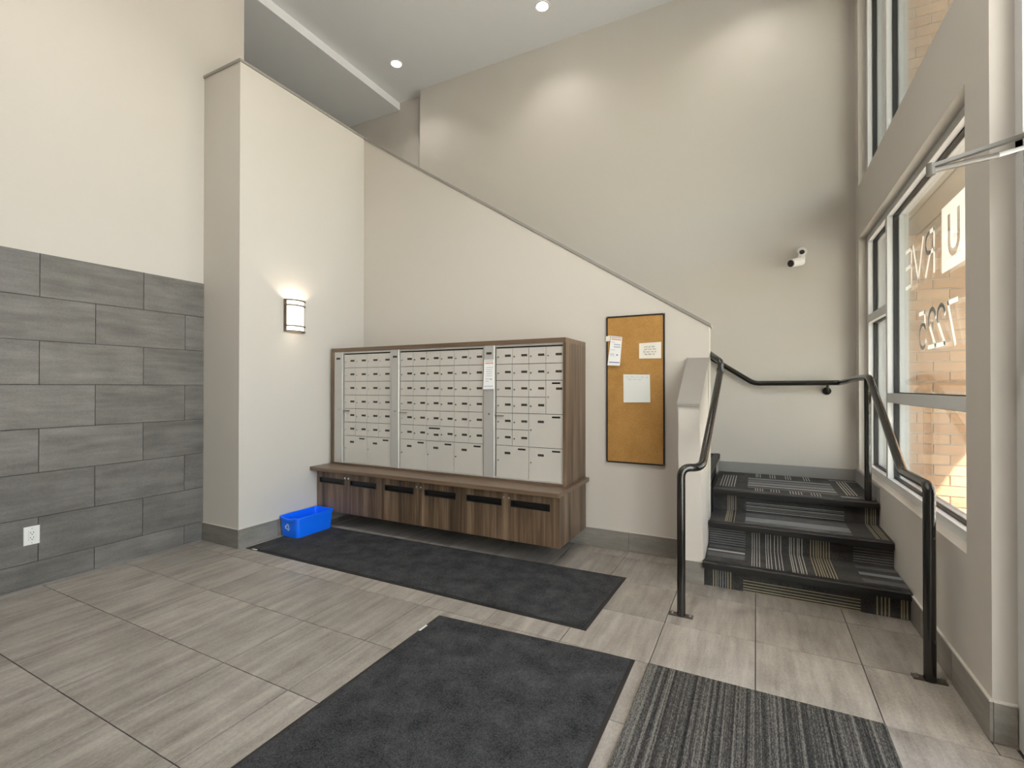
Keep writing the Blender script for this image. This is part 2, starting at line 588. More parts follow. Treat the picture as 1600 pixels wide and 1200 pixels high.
# ---- left wall with the tiled wainscot
wl = struct('wall_left', MB().box(-4.70, XL - 0.010, YNEAR, 2.80, -0.1, ZC + 0.1), 'paint')
MB().box(XL - 0.0105, XL - 0.006, YNEAR + 0.002, YP, 0.0, ZT - 0.001).build('grout_bed', 'grout', wl)
zr = [ZT - 0.3103 * k for k in range(8)] + [0.0]
for r in range(8):
    off = 1.4828 if r % 2 == 0 else 1.8046
    edges = sorted(e for e in [off + 0.6437 * k for k in range(-9, 4)] if YNEAR + 0.05 < e < 2.55)
    edges = [YNEAR + 0.002] + edges + [YP + 0.01]
    for a, b in zip(edges[:-1], edges[1:]):
        tile_obj(wl, XL - 0.011, XL, a, b, zr[r + 1], zr[r], '+x', 'wall_tile', 0.0042)

# ---- pier, with its cap
struct('wall_pier', MB().box(-4.70, XP, YP, 4.6, -0.1, ZP - 0.02), 'paint')
struct('trim_1', MB().box(-4.515, XP + 0.012, YP - 0.012, YM + 0.05, ZP - 0.02, ZP + 0.002), 'trim')
# upper corridor wall behind the pier, upper floor slab
struct('wall_corridor', MB().box(-4.80, -4.62, 2.80, 3.06, ZP - 0.05, ZC + 0.1), 'paint')
struct('wall_corridor_far', MB().box(-9.2, -9.0, 2.6, 5.7, 2.7, ZC + 0.1).box(-9.0, -4.80, 2.65, 2.80, 2.7, ZC + 0.1), 'paint')
struct('floor_upper', MB().box(-9.0, -4.0, 4.20, 5.54, 2.70, 2.90).box(-9.0, -4.70, 2.80, 4.20, 2.70, 2.90), 'ceil')

# ---- mailbox wall with the sloping top
SL = (4.251 - 1.906) / (-3.998 + 0.331)          # slope of the guard top
zt = lambda x: 1.906 + SL * (x + 0.331)
WT = 0.145
struct('wall_middle', MB().prism([(XP - 0.05, -0.1), (XE, -0.1), (XE, zt(XE) - 0.02), (XP - 0.05, zt(XP - 0.05) - 0.02)], 'y', YM, YM + WT), 'paint')
struct('trim_2', MB().prism([(XP, zt(XP) - 0.022), (XE + 0.012, zt(XE + 0.012) - 0.022), (XE + 0.012, zt(XE + 0.012) + 0.003), (XP, zt(XP) + 0.003)], 'y', YM - 0.012, YM + WT + 0.012), 'trim')

# ---- low wall beside the first steps
lf, rb_, rt_ = -0.502, -0.328, -0.362
struct('wall_low', MB().hexa([(lf, 3.63, -0.05), (rb_, 3.63, -0.05), (-0.337, YM, -0.05), (lf, YM, -0.05)],
                             [(lf, 3.63, 1.262), (rt_, 3.63, 1.262), (-0.340, YM, 1.612), (lf, YM, 1.612)]), 'paint')
struct('trim_3', MB().hexa([(lf - 0.008, 3.617, 1.258), (rt_ + 0.006, 3.617, 1.258), (-0.332, YM, 1.612), (lf + 0.005, YM, 1.612)],
                           [(lf - 0.008, 3.617, 1.280), (rt_ + 0.006, 3.617, 1.280), (-0.332, YM, 1.634), (lf + 0.005, YM, 1.634)]), 'trim')

# ---- back wall, recess, ceiling, bulkhead
struct('wall_back', MB().box(-4.24, XR + 0.3, YB, YB + 0.2, -0.1, ZC + 0.1), 'paint')
struct('wall_recess', MB().box(-9.2, -4.24, YREC, YREC + 0.2, 2.6, ZC + 0.1), 'paint')
struct('ceiling', MB().box(-9.2, 1.1, YNEAR, YREC + 0.2, ZC, ZC + 0.15), 'ceil')
struct('ceiling_bulkhead', MB().box(-9.0, -4.705, 2.80, YREC, 5.505, ZC - 0.001), 'ceil')

# ---- window wall
Y0W, Y1W, ZW0, ZW1, ZW2, ZW3 = 2.806, 5.28, 0.66, 2.75, 3.222, 5.25
TH = 1.02
struct('wall_right', MB()
       .box(XR, TH, YRET, YB, -0.1, ZW0).box(XR, TH, YRET, YB, ZW1, ZW2).box(XR, TH, YRET, YB, ZW3, ZC)
       .box(XR, TH, YRET, Y0W, ZW0, ZW1).box(XR, TH, YRET, Y0W, ZW2, ZW3)
       .box(XR, TH, Y1W, YB, ZW0, ZW1).box(XR, TH, Y1W, YB, ZW2, ZW3), 'paint')
struct('wall_near', MB().box(-4.7, 1.1, YNEAR - 0.2, YNEAR, -0.1, ZC + 0.1), 'paint')

# ---- baseboards of tile with a pale lip
def baseboard(name, pieces, lip):
    p = struct(name, lip, 'lip')
    for q in pieces:
        tile_obj(p, *q, 'base_tile', 0.0025)
    return p
BH = 0.165
T = 0.011
baseboard('baseboard_pier_front', [(XL + 0.002, XP + T, YP - T, YP, 0.001, BH - 0.004, '-y')],
          MB().box(XL + 0.002, XP + T, YP - T, YP, BH - 0.004, BH))
pf = [(XP, XP + T, a, b, 0.001, BH - 0.004, '+x') for a, b in ((YP, 2.985), (2.985, 3.470), (3.470, 3.955), (3.955, YM - T))]
baseboard('baseboard_pier_side', pf, MB().box(XP, XP + T, YP, YM - T, BH - 0.004, BH))
bx = [XP + 0.002] + [-3.846 + GX * k for k in range(7)] + [-0.505]
baseboard('baseboard_middle', [(a, b, YM - T, YM, 0.001, BH - 0.004, '-y') for a, b in zip(bx[:-1], bx[1:])],
          MB().box(XP + T, lf - 0.002, YM - T, YM, BH - 0.004, BH))
baseboard('baseboard_low', [(lf - T, rb_ + 0.001, 3.63 - T, 3.63, 0.001, BH - 0.004, '-y'), (lf - T, lf, 3.63, YM - T, 0.001, BH - 0.004, '-x')],
          MB().box(lf - T, rb_ + 0.001, 3.63 - T, 3.63, BH - 0.004, BH).box(lf - T, lf, 3.63, YM - T, BH - 0.004, BH))
baseboard('baseboard_right', [(XR - T, XR, a, b, 0.001, BH - 0.006, '-x') for a, b in ((YRET - T, 2.955), (2.955, 3.440), (3.440, 3.625))],
          MB().box(XR - T - 0.002, XR, YRET - T, 3.625, BH - 0.006, BH + 0.001))
baseboard('baseboard_return', [(XR, XS - 0.004, YRET - T, YRET, 0.001, BH - 0.006, '-y')],
          MB().box(XR, XS - 0.004, YRET - T - 0.002, YRET, BH - 0.006, BH + 0.001))
LZ = 3 * RISE
struct('baseboard_landing_back', MB().box(-0.345, XR, YB - 0.012, YB, LZ, LZ + 0.105), 'base_grey')
struct('baseboard_landing_right', MB().box(XR - 0.012, XR, 4.47, YB - 0.012, LZ, LZ + 0.115), 'base_grey')

# ---- windows
def bars(b, y0, y1, z0, z1, wd, x0, x1):
    """rectangular frame of four bars in the plane of the window wall"""
    b.box(x0, x1, y0, y1, z0, z0 + wd).box(x0, x1, y0, y1, z1 - wd, z1)
    b.box(x0, x1, y0, y0 + wd, z0 + wd, z1 - wd).box(x0, x1, y1 - wd, y1, z0 + wd, z1 - wd)
    return b
XF = 0.892
YMU0, YMU1 = 4.535, 4.585
def window(name, z0, z1, zwide, znar):
    win = struct(name, bars(MB(), Y0W, Y1W, z0, z1, 0.05, XF, TH), 'frame_alu')
    MB().box(XF - 0.001, TH + 0.001, YMU0, YMU1, z0 + 0.05, z1 - 0.05).build('mullion', 'frame_alu', win)
    lites = []
    def split(y0, y1, zs, nm):
        zz = [z0 + 0.05]
        for c in zs:
            MB().box(XF, TH, y0, y1, c - 0.035, c + 0.035).build('transom_bar', 'frame_alu', win)
            zz += [c - 0.035, c + 0.035]
        zz.append(z1 - 0.05)
        for k in range(0, len(zz), 2):
            lites.append((y0, y1, zz[k], zz[k + 1]))
    split(Y0W + 0.05, YMU0, zwide, 'wide')
    split(YMU1, Y1W - 0.05, znar, 'narrow')
    panes = []
    for (y0, y1, a, b) in lites:
        bars(MB(), y0 + 0.001, y1 - 0.001, a + 0.001, b - 0.001, 0.006, XF + 0.036, XF + 0.072).build('gasket', 'gasket', win)
        p = MB().box(0.943, 0.947, y0 + 0.004, y1 - 0.004, a + 0.004, b - 0.004).build('pane', 'glass_tint', win)
        MB().box(0.964, 0.968, y0 + 0.004, y1 - 0.004, a + 0.004, b - 0.004).build('outer_pane', 'glass_tint', win)
        panes.append(p)
    return win, panes
win1, panes1 = window('window_1', ZW0, ZW1, [1.318], [2.005])
win2, panes2 = window('window_2', ZW2, ZW3, [], [])
# lettering on the glass, read from outside: a square with a cut-out U, then RVE, and 7225 below
big = panes1[1]
g0, g1 = 0.9472, 0.9482
vb = MB()
# square with a U-shaped opening (two legs and a round foot)
Ya, Yb, Za, Zb = 3.180, 3.546, 2.047, 2.417
for (a, b, c, d) in ((Ya, Yb, 2.352, Zb), (Ya, Yb, Za, 2.112), (Ya, 3.272, 2.112, 2.352), (3.452, Yb, 2.112, 2.352), (3.312, 3.412, 2.20, 2.352)):
    vb.box(g0, g1, a, b, c, d)
cy, cz = 3.362, 2.20
N = 12
inner = [(cy + 0.05 * math.cos(PI + PI * k / N), cz + 0.05 * math.sin(PI + PI * k / N)) for k in range(N + 1)]
vb.prism(inner, 'x', g0, g1)
for k in range(N):
    a0, a1 = PI + PI * k / N, PI + PI * (k + 1) / N
    p0 = (cy + 0.09 * math.cos(a0), cz + 0.09 * math.sin(a0))
    p1 = (cy + 0.09 * math.cos(a1), cz + 0.09 * math.sin(a1))
    vb.prism([p0, p1, (p1[0], 2.111), (p0[0], 2.111)], 'x', g0, g1)
vb.build('emblem', 'vinyl', big)
def strokes(lst, wd):
    m = MB()
    for s in lst:
        m.ribbon(s, wd, 'x', g0, g1)
    m.build('lettering', 'vinyl', big)
def arc(cx, cz, rx, rz, a0, a1, n=10):
    return [(cx + rx * math.cos(math.radians(a0 + (a1 - a0) * k / n)), cz + rz * math.sin(math.radians(a0 + (a1 - a0) * k / n))) for k in range(n + 1)]
zb, ztp = 2.095, 2.348
strokes([[(3.68, zb), (3.68, ztp)], [(3.68, ztp), (3.77, ztp)] , arc(3.77, ztp - 0.062, 0.065, 0.062, 90, -90), [(3.77, ztp - 0.124), (3.68, ztp - 0.124)], [(3.75, ztp - 0.124), (3.835, zb)]], 0.026)
strokes([[(3.888, ztp), (3.992, zb)], [(3.992, zb), (4.100, ztp)]], 0.026)
strokes([[(4.144, zb), (4.144, ztp)], [(4.144, ztp), (4.275, ztp)], [(4.144, 2.232), (4.270, 2.232)], [(4.144, zb), (4.275, zb)]], 0.026)
def seven(y): return [[(y, 1.866), (y + 0.135, 1.866)], [(y + 0.135, 1.866), (y + 0.03, 1.635)]]
def two(y): return [arc(y + 0.065, 1.81, 0.062, 0.062, 175, -25, 12) + [(y + 0.008, 1.648)], [(y + 0.008, 1.646), (y + 0.135, 1.646)]]
def five(y): return [[(y + 0.125, 1.872), (y + 0.02, 1.872)], [(y + 0.02, 1.872), (y + 0.012, 1.772)], arc(y + 0.06, 1.725, 0.068, 0.076, 140, -150, 14)]
for s in (seven(3.318), two(3.497), two(3.655), five(3.842)):
    strokes(s, 0.026)

# ---- storefront beside the camera (mostly outside the frame)
sf = struct('window_3', bars(MB(), -1.0, YRET, 0.0, ZC, 0.06, XS, XS + 0.12).box(XS, XS + 0.12, -1.0, YRET, 2.31, 2.37)
            .box(XS, XS + 0.12, 1.40, 1.46, 0.06, ZC - 0.06), 'frame_alu')
struct('wall_entry', MB().box(XS, 1.02, YNEAR, -1.0, -0.1, ZC), 'paint')
for (a, b) in ((-0.94, 1.40), (1.46, YRET - 0.06)):
    MB().box(XS + 0.055, XS + 0.061, a, b, 2.37, ZC - 0.06).build('pane', 'glass_clear', sf)
    if b < 2:
        MB().box(XS + 0.055, XS + 0.061, a, b, 0.06, 2.31).build('pane', 'glass_clear', sf)
dr = struct('door_1', bars(MB(), 1.465, YRET - 0.065, 0.012, 2.305, 0.09, XS + 0.02, XS + 0.07), 'frame_alu')
MB().box(XS + 0.042, XS + 0.048, 1.555, YRET - 0.155, 0.10, 2.215).build('pane', 'glass_clear', dr)

# ---- outside: paving, brick wall, canopy over the window, unseen roof run out to block the sun
struct('ground_outside', MB().box(1.03, 40, -30, 30, -0.25, -0.05), 'paving')
wo = struct('wall_outside', MB().box(0.6, 12.0, 6.012, 6.4, -0.2, 5.8), 'mortar')
bl, bh = 0.25, 0.10
bm_ = MB().bevbox(-0.12, 0.12, -0.012, 0.014, -0.045, 0.045, 0.003, '-y').mesh('brick', MT['brick'])
far_b = MB()
zk = -0.05
row = 0
while zk < 5.7:
    x = 1.03 + (0.125 if row % 2 else 0.0)
    n = 0
    while x < 6.0:
        cx, cz2 = x + 0.125, zk + 0.05
        if n < 5:
            link('brick', bm_, (cx, 6.010 - random.uniform(0, 0.003), cz2), wo)
        else:
            far_b.box(cx - 0.12, cx + 0.12, 5.998, 6.02, cz2 - 0.045, cz2 + 0.045)
        x += bl
        n += 1
    zk += bh
    row += 1
fb = far_b.build('brick', 'brick', wo)
fb['kind'] = 'stuff'
can = struct('ceiling_canopy', MB().box(1.03, 3.0, 2.60, 6.0, 2.925, 3.10), 'fascia')
for k in range(10):
    x0 = 1.035 + k * 0.196
    MB().bevbox(x0, x0 + 0.190, 2.61, 5.995, 2.90, 2.925, 0.004, '-z').build('plank', 'soffit_wood', can)
struct('roof_sun_block', MB().box(1.03, 4.6, -9.0, 6.4, 5.80, 6.0).box(-9.3, 1.03, YNEAR - 0.3, 6.4, 5.78, 6.0), 'fascia')  # overhang added out of view to keep direct sun out of the room

# ================================================================== THINGS
# ---- staircase
stairs = thing('staircase', (0.24, 3.64, 0), 'carpeted staircase with black rubber nosings rising beside the window', 'stairs')
XA, XB_ = -0.327, XR - 0.002
ry = [3.640, 4.060, 4.485]
ends = [4.060, 4.485, YB - 0.002]
for k in range(3):
    z0, z1 = k * RISE, (k + 1) * RISE
    MB().box(XA, XB_, ry[k] + 0.006, ends[k] + (0.006 if k < 2 else 0), 0.002, z1 - 0.008).build('step', 'grout', stairs)
treads, risers = [], []
for k in range(3):
    z0, z1 = k * RISE, (k + 1) * RISE
    yb = ends[k]
    risers.append(MB().box(XA, XB_, ry[k], ry[k] + 0.006, max(z0, 0.002), z1 - 0.045).build('riser', 'stair', stairs))
    treads.append(MB().box(XA, XB_, ry[k] + 0.012, yb - (0.0 if k < 2 else 0.013), z1 - 0.008, z1).build('tread', 'stair', stairs))
    nz = MB().prism([(ry[k] - 0.042, z1 - 0.044), (ry[k] - 0.042, z1 - 0.006), (ry[k] - 0.036, z1 + 0.002), (ry[k] + 0.012, z1 + 0.003), (ry[k] + 0.012, z1 - 0.010),
                     (ry[k], z1 - 0.010), (ry[k], z1 - 0.046)], 'x', XA - (0.010 if k == 0 else 0), XB_ - 0.004)
    nz.build('nosing', 'nosing', stairs)
upper = thing('upper_staircase', (-2.1, 4.8, LZ), 'carpeted upper stair flight climbing left behind the mailbox wall', 'stairs')
for k in range(13):                                            # upper flight, climbing left behind the mailbox wall
    x1 = -0.372 - 0.275 * k
    z1 = LZ + RISE * (k + 1)
    MB().box(x1 - 0.275, x1, YM + WT + 0.002, YB - 0.002, z1 - RISE - 0.05, z1).build('step', 'stair', upper)
    MB().prism([(x1 + 0.036, z1 - 0.045), (x1 + 0.036, z1), (x1 + 0.03, z1 + 0.003), (x1 - 0.02, z1 + 0.003), (x1 - 0.02, z1), (x1, z1 - 0.002), (x1, z1 - 0.045)],
               'y', YM + WT + 0.004, YB - 0.004).build('nosing', 'nosing', upper)
# woven stripes of the stair carpet
def rib_r(parent, k, mat, vert=None, zfrom=None, zto=None, horiz=None, x0=None, x1=None, wd=0.006):
    m = MB()
    Y = ry[k] - 0.0012
    z0, z1 = k * RISE + 0.002, (k + 1) * RISE - 0.045
    if vert:
        for x in vert:
            m.box(x - wd / 2, x + wd / 2, Y, ry[k], z0, z1)
    if horiz:
        for h in horiz:
            z = z0 + (z1 - z0) * h
            m.box(x0, x1, Y, ry[k], z - wd / 2, z + wd / 2)
    m.build('stripe_pattern', mat, parent)['kind'] = 'stuff'
def rib_t(parent, k, mat, along=None, across=None, y0=None, y1=None, x0=None, x1=None, wd=0.006):
    m = MB()
    z = (k + 1) * RISE
    if along:
        for x in along:
            m.box(x - wd / 2, x + wd / 2, y0, y1, z, z + 0.0012)
    if across:
        for (y, q) in across:
            m.box(x0, x1, y - q / 2, y + q / 2, z, z + 0.0012)
    m.build('stripe_pattern', mat, parent)['kind'] = 'stuff'
rib_r(risers[0], 0, MT['st_gold'], vert=[-0.269, -0.253, -0.176, -0.159])
rib_r(risers[0], 0, MT['st_grey'], vert=[-0.240, -0.224, -0.208, -0.191])
rib_r(risers[0], 0, MT['st_gold'], horiz=[0.58, 0.43, 0.28, 0.14, 0.02], x0=-0.081, x1=0.577)
rib_r(risers[0], 0, MT['st_gold'], vert=[0.660, 0.682, 0.700, 0.719, 0.779, 0.791, 0.806], wd=0.008)
wv = [-0.028, -0.014, 0.003, 0.020, 0.063, 0.077, 0.094, 0.119, 0.141, 0.160, 0.217, 0.228, 0.245, 0.266, 0.277, 0.295]
gv = [0.348, 0.366, 0.382, 0.395, 0.410, 0.428, 0.444, 0.461]
rib_r(risers[1], 1, MT['st_white'], vert=wv, wd=0.005)
rib_r(risers[1], 1, MT['st_gold'], vert=gv)
rib_t(treads[0], 0, MT['st_white'], along=wv, y0=3.66, y1=4.058, wd=0.005)
rib_t(treads[0], 0, MT['st_gold'], along=gv, y0=3.66, y1=4.058)
rib_r(risers[1], 1, MT['st_grey'], horiz=[0.88, 0.74, 0.60, 0.46, 0.32, 0.18, 0.04], x0=XA, x1=-0.075, wd=0.005)
rib_t(treads[0], 0, MT['st_white'], across=[(3.90, 0.035)], x0=XA, x1=-0.075)
rib_t(treads[0], 0, MT['stair_grey'], across=[(3.80, 0.10), (4.0, 0.06)], x0=XA, x1=-0.075)
rib_r(risers[1], 1, MT['st_grey'], horiz=[0.80, 0.64, 0.50, 0.36, 0.22, 0.08], x0=0.601, x1=XB_, wd=0.005)
rib_t(treads[0], 0, MT['stair_grey'], across=[(3.98, 0.06), (3.72, 0.07)], x0=0.601, x1=XB_)
rib_t(treads[0], 0, MT['st_grey'], across=[(3.85, 0.05)], x0=0.601, x1=XB_)
g3 = [-0.216, -0.204, -0.189, -0.176, -0.155]
g4 = [0.743, 0.755, 0.777, 0.791, 0.804]
rib_r(risers[2], 2, MT['st_gold'], vert=g3 + g4, wd=0.005)
rib_t(treads[1], 1, MT['st_gold'], along=g3 + g4, y0=4.08, y1=4.483, wd=0.005)
rib_r(risers[2], 2, MT['st_white'], horiz=[0.58, 0.36, 0.08], x0=-0.077, x1=0.608, wd=0.004)
rib_r(risers[2], 2, MT['st_grey'], horiz=[0.50, 0.28, 0.18, 0.94], x0=-0.077, x1=0.608, wd=0.004)
rib_t(treads[1], 1, MT['stair_grey'], across=[(4.38, 0.12), (4.12, 0.06)], x0=-0.077, x1=0.608)
rib_t(treads[1], 1, MT['st_grey'], across=[(4.25, 0.10), (4.18, 0.03)], x0=-0.077, x1=0.608)
ld = treads[2]
rib_t(ld, 2, MT['st_white'], along=[-0.285, -0.262, -0.240, -0.217, -0.195, -0.172], y0=4.61, y1=5.19, wd=0.007)
rib_t(ld, 2, MT['st_grey'], across=[(5.10, 0.05), (4.98, 0.03), (4.86, 0.07)], x0=-0.067, x1=0.59)
rib_t(ld, 2, MT['stair_grey'], across=[(5.04, 0.03), (4.92, 0.04), (4.80, 0.03), (4.66, 0.06)], x0=-0.067, x1=0.59)
rib_t(ld, 2, MT['st_white'], across=[(4.745, 0.03)], x0=-0.067, x1=0.59)
rib_t(ld, 2, MT['st_white'], along=[-0.006, 0.010, 0.030, 0.048, 0.11, 0.13, 0.15, 0.17, 0.25, 0.27, 0.29, 0.31, 0.33, 0.40, 0.42, 0.44, 0.46], y0=4.50, y1=4.62, wd=0.006)
rib_t(ld, 2, MT['st_white'], along=[0.0, 0.015, 0.035, 0.12, 0.14, 0.16, 0.25, 0.27, 0.29, 0.40, 0.42, 0.44], y0=5.19, y1=5.39, wd=0.006)
rib_t(ld, 2, MT['st_white'], along=[0.655, 0.676, 0.698, 0.720], y0=4.66, y1=5.28, wd=0.008)
rib_t(ld, 2, MT['st_grey'], across=[(4.58, 0.05), (5.33, 0.04)], x0=0.60, x1=XB_ - 0.01)

# ---- handrails
RR = 0.0245
def base_plate(parent, x, y, z, ang, half=0.07):
    c, s = math.cos(ang), math.sin(ang)
    pts = [(x + a * c - b * s, y + a * s + b * c) for a, b in ((-half, -0.022), (half, -0.022), (half, 0.022), (-half, 0.022))]
    p = MB().prism(pts, 'z', z, z + 0.007).build('base_plate', 'plate_steel', parent)
    for q in (-0.052, 0.052):
        bx_, by_ = x + q * half / 0.07 * c, y + q * half / 0.07 * s
        MB().cyl((bx_, by_, z + 0.007), (bx_, by_, z + 0.019), 0.010, 0.008, 8).build('bolt', 'dull_steel', p)
hl = thing('handrail', (-0.41, 3.08, 0), 'black tubular handrail standing in front of the low wall', 'handrail')
MB().tube([(-0.41, 3.08, 0.004), (-0.41, 3.08, 0.908), (-0.298, 3.15, 0.902), (-0.25, 4.085, 1.525)], RR, 0.07).build('lower_rail', 'rail', hl, True)
MB().tube([(-0.25, 4.085, 1.500), (-0.248, 4.095, 1.600), (-0.36, 4.30, 1.690), (-3.6, 4.30, 1.690 + 3.24 * 0.64)], RR * 0.95, 0.03).build('upper_rail', 'rail', hl, True)
MB().cyl((-0.25, 4.08, 1.515), (-0.249, 4.088, 1.545), RR + 0.004, n=16).build('collar', 'rail', hl, True)
base_plate(hl, -0.412, 3.082, 0.0, 0.0)
hr = thing('handrail', (0.735, 2.94, 0), 'black tubular handrail running from the floor under the window to the back wall', 'handrail')
MB().tube([(0.735, 2.940, 0.004), (0.735, 2.940, 0.928), (0.752, 3.48, 0.912), (0.768, 4.47, 1.474), (0.745, 4.80, 1.474), (0.70, 5.35, 1.440),
           (-0.02, 5.35, 1.436), (-0.43, 5.35, 1.712), (-3.6, 5.35, 1.712 + 3.17 * 0.64)], RR, 0.05).build('rail', 'rail', hr, True)
MB().cyl((0.765, 4.518, LZ + 0.004), (0.765, 4.518, 1.472), RR * 0.95, n=18).build('post', 'rail', hr, True)
base_plate(hr, 0.735, 2.948, 0.0, 0.0, 0.065)
base_plate(hr, 0.765, 4.528, LZ + 0.001, 0.0, 0.055)
wb = MB().cyl((0.60, YB - 0.001, 1.362), (0.60, YB - 0.014, 1.362), 0.036, n=20).build('wall_bracket', 'rail', hr, True)
MB().tube([(0.60, YB - 0.012, 1.362), (0.60, 5.352, 1.362), (0.60, 5.35, 1.428)], 0.012, 0.03, 10).build('bracket_arm', 'rail', wb, True)

# ---- mailbox case (walnut box) and the three units in it
CX0, CX1, CZ0, CZ1, CYF = -3.950, -1.352, 0.600, 1.796, 3.585
mc = thing('mailbox_case', ((CX0 + CX1) / 2, 3.84, CZ0), 'tall walnut box framing the silver mailboxes', 'case')
fr = 0.038
MB().box(CX0, CX1, CYF, YM - 0.001, CZ1 - fr, CZ1).build('top_panel', 'walnut_h', mc)
MB().box(CX0, CX0 + fr, CYF, YM - 0.001, CZ0, CZ1 - fr).build('side_panel', 'walnut', mc)
MB().box(CX1 - 0.022, CX1, CYF, YM - 0.001, CZ0, CZ1 - fr).build('side_panel', 'walnut', mc)
MB().box(CX0 + fr, CX1 - 0.022, CYF, YM - 0.001, CZ0, CZ0 + 0.016).build('bottom_panel', 'walnut_h', mc)

DW, DH = 0.1545, 0.1386
ZTOP = 1.731
YD = 3.603              # front of the doors
door_cache = {}
def mb_door(parent, x0, z1, cols, rows, slot=False, plate_dx=None, lockz=None, special=False):
    w_, h_ = DW * cols - 0.0045, DH * rows - 0.0045
    key = (cols, rows)
    if key not in door_cache:
        door_cache[key] = MB().bevbox(0, w_, 0, 0.012, -h_, 0, 0.0006, '-y').mesh('mailbox_door', MT['alu_door'])
    X, Z = x0 + 0.00225, z1 - 0.00225
    d = link('mailbox_door', door_cache[key], (X, YD, Z), parent)
    lz = Z - (0.074 if rows == 1 else (0.125 if not lockz else lockz))
    link('lock', LOCK, (X + 0.020, YD, lz), d)
    if plate_dx is None:
        px, pz = X + DW * 0.72, Z - 0.064
        if cols > 1:
            pz = Z - 0.062
    else:
        px, pz = X + plate_dx[0], Z - plate_dx[1]
    link('number_plate', PLATE, (px, YD, pz), d)
    if slot:
        link('mail_slot', SLOT, (X + w_ - 0.062, YD, Z - 0.022), d)
    if special:
        link('mail_slot', LSLOT, (X + 0.090, YD, Z - 0.020), d)
    return d
LOCK = MB().cyl((0, 0, 0), (0, -0.006, 0), 0.0075, 0.0065, 12).mesh('lock', MT['chrome'], True)
PLATE = MB().bevbox(-0.027, 0.027, -0.002, 0, -0.0095, 0.0095, 0.0007, '-y').mesh('number_plate', MT['plate'])
SLOT = MB().bevbox(-0.036, 0.036, -0.001, 0, -0.007, 0.007, 0.0005, '-y').mesh('mail_slot', MT['black_slot'])
LSLOT = MB().bevbox(-0.062, 0.062, -0.001, 0, -0.007, 0.007, 0.0005, '-y').mesh('mail_slot', MT['black_slot'])

def unit(px0, px1, gx0, cols, end, label, layout):
    zb0, zt0 = CZ0 + 0.018, CZ1 - fr - 0.001
    u = thing('mailbox_unit', ((px0 + end) / 2, 3.75, zb0), label, 'mailbox', 'silver mailbox units in the walnut case')
    gx1 = gx0 + cols * DW
    f = MB().box(px0, end, 3.618, 4.0, zb0, zt0)                                  # carcass behind the doors
    f.build('carcass', 'gap', u)
    t = MB().box(px1, end, 3.592, 3.618, ZTOP + 0.010, zt0)                        # thin silver edging
    t.box(px1, end, 3.592, 3.618, zb0, zb0 + 0.012).box(gx1 + 0.003, end, 3.592, 3.618, zb0 + 0.012, ZTOP + 0.010)
    t.build('edging', 'alu_post', u)
    p = MB().bevbox(px0, px1, 3.585, 3.618, zb0, zt0, 0.003, '-y').build('post_panel', 'alu_post', u)
    pc = (px0 + px1) / 2
    MB().bevbox(pc - 0.026, pc + 0.026, 3.5832, 3.585, 1.680, 1.699, 0.0006, '-y').build('unit_label', 'plate', p)
    MB().cyl((pc + 0.004, 3.585, 1.165), (pc + 0.004, 3.578, 1.165), 0.009, 0.008, 12).build('lock', 'chrome', p, True)
    MB().box(px1 + 0.002, px1 + 0.085, 3.590, 3.602, 1.150, 1.157).build('latch_bar', 'dull_steel', u)
    for (c, r, w_, h_, kw) in layout:
        z1 = ZTOP - DH * r
        mb_door(u, gx0 + c * DW, z1, w_, h_, **kw)
    return u
def small(cols, rows, skip=()):
    return [(c, r, 1, 1, {}) for r in range(rows) for c in range(cols) if (c, r) not in skip]
big_kw = dict(slot=True, plate_dx=(0.108, 0.060), lockz=0.125)
unit(CX0 + fr + 0.003, -3.793, -3.785, 4, -3.148, 'leftmost silver mailbox unit, four boxes wide, beside the white pier',
     small(4, 6) + [(c, 6, 2, 2, big_kw) for c in (0, 2)])
l2 = [(c, r, 1, 1, {'special': True, 'plate_dx': (0.112, 0.078)} if (c, r) == (2, 5) else {}) for r in range(6) for c in range(6)]
unit(-3.144, -3.052, -3.048, 6, -2.113, 'middle and widest silver mailbox unit, six boxes wide',
     l2 + [(c, 6, 2, 2, big_kw) for c in (0, 2, 4)])
l3 = small(4, 6, {(3, 2), (3, 3), (2, 4), (3, 4), (2, 5), (3, 5)})
l3 += [(3, 2, 1, 2, dict(slot=True, plate_dx=(0.115, 0.066), lockz=0.135)), (2, 4, 2, 2, dict(slot=True, plate_dx=(0.108, 0.062), lockz=0.132)),
       (0, 6, 2, 2, big_kw), (2, 6, 2, 2, big_kw)]
unit(-2.108, -2.003, -1.994, 4, CX1 - 0.024, 'rightmost silver mailbox unit with large parcel doors at its lower right', l3)

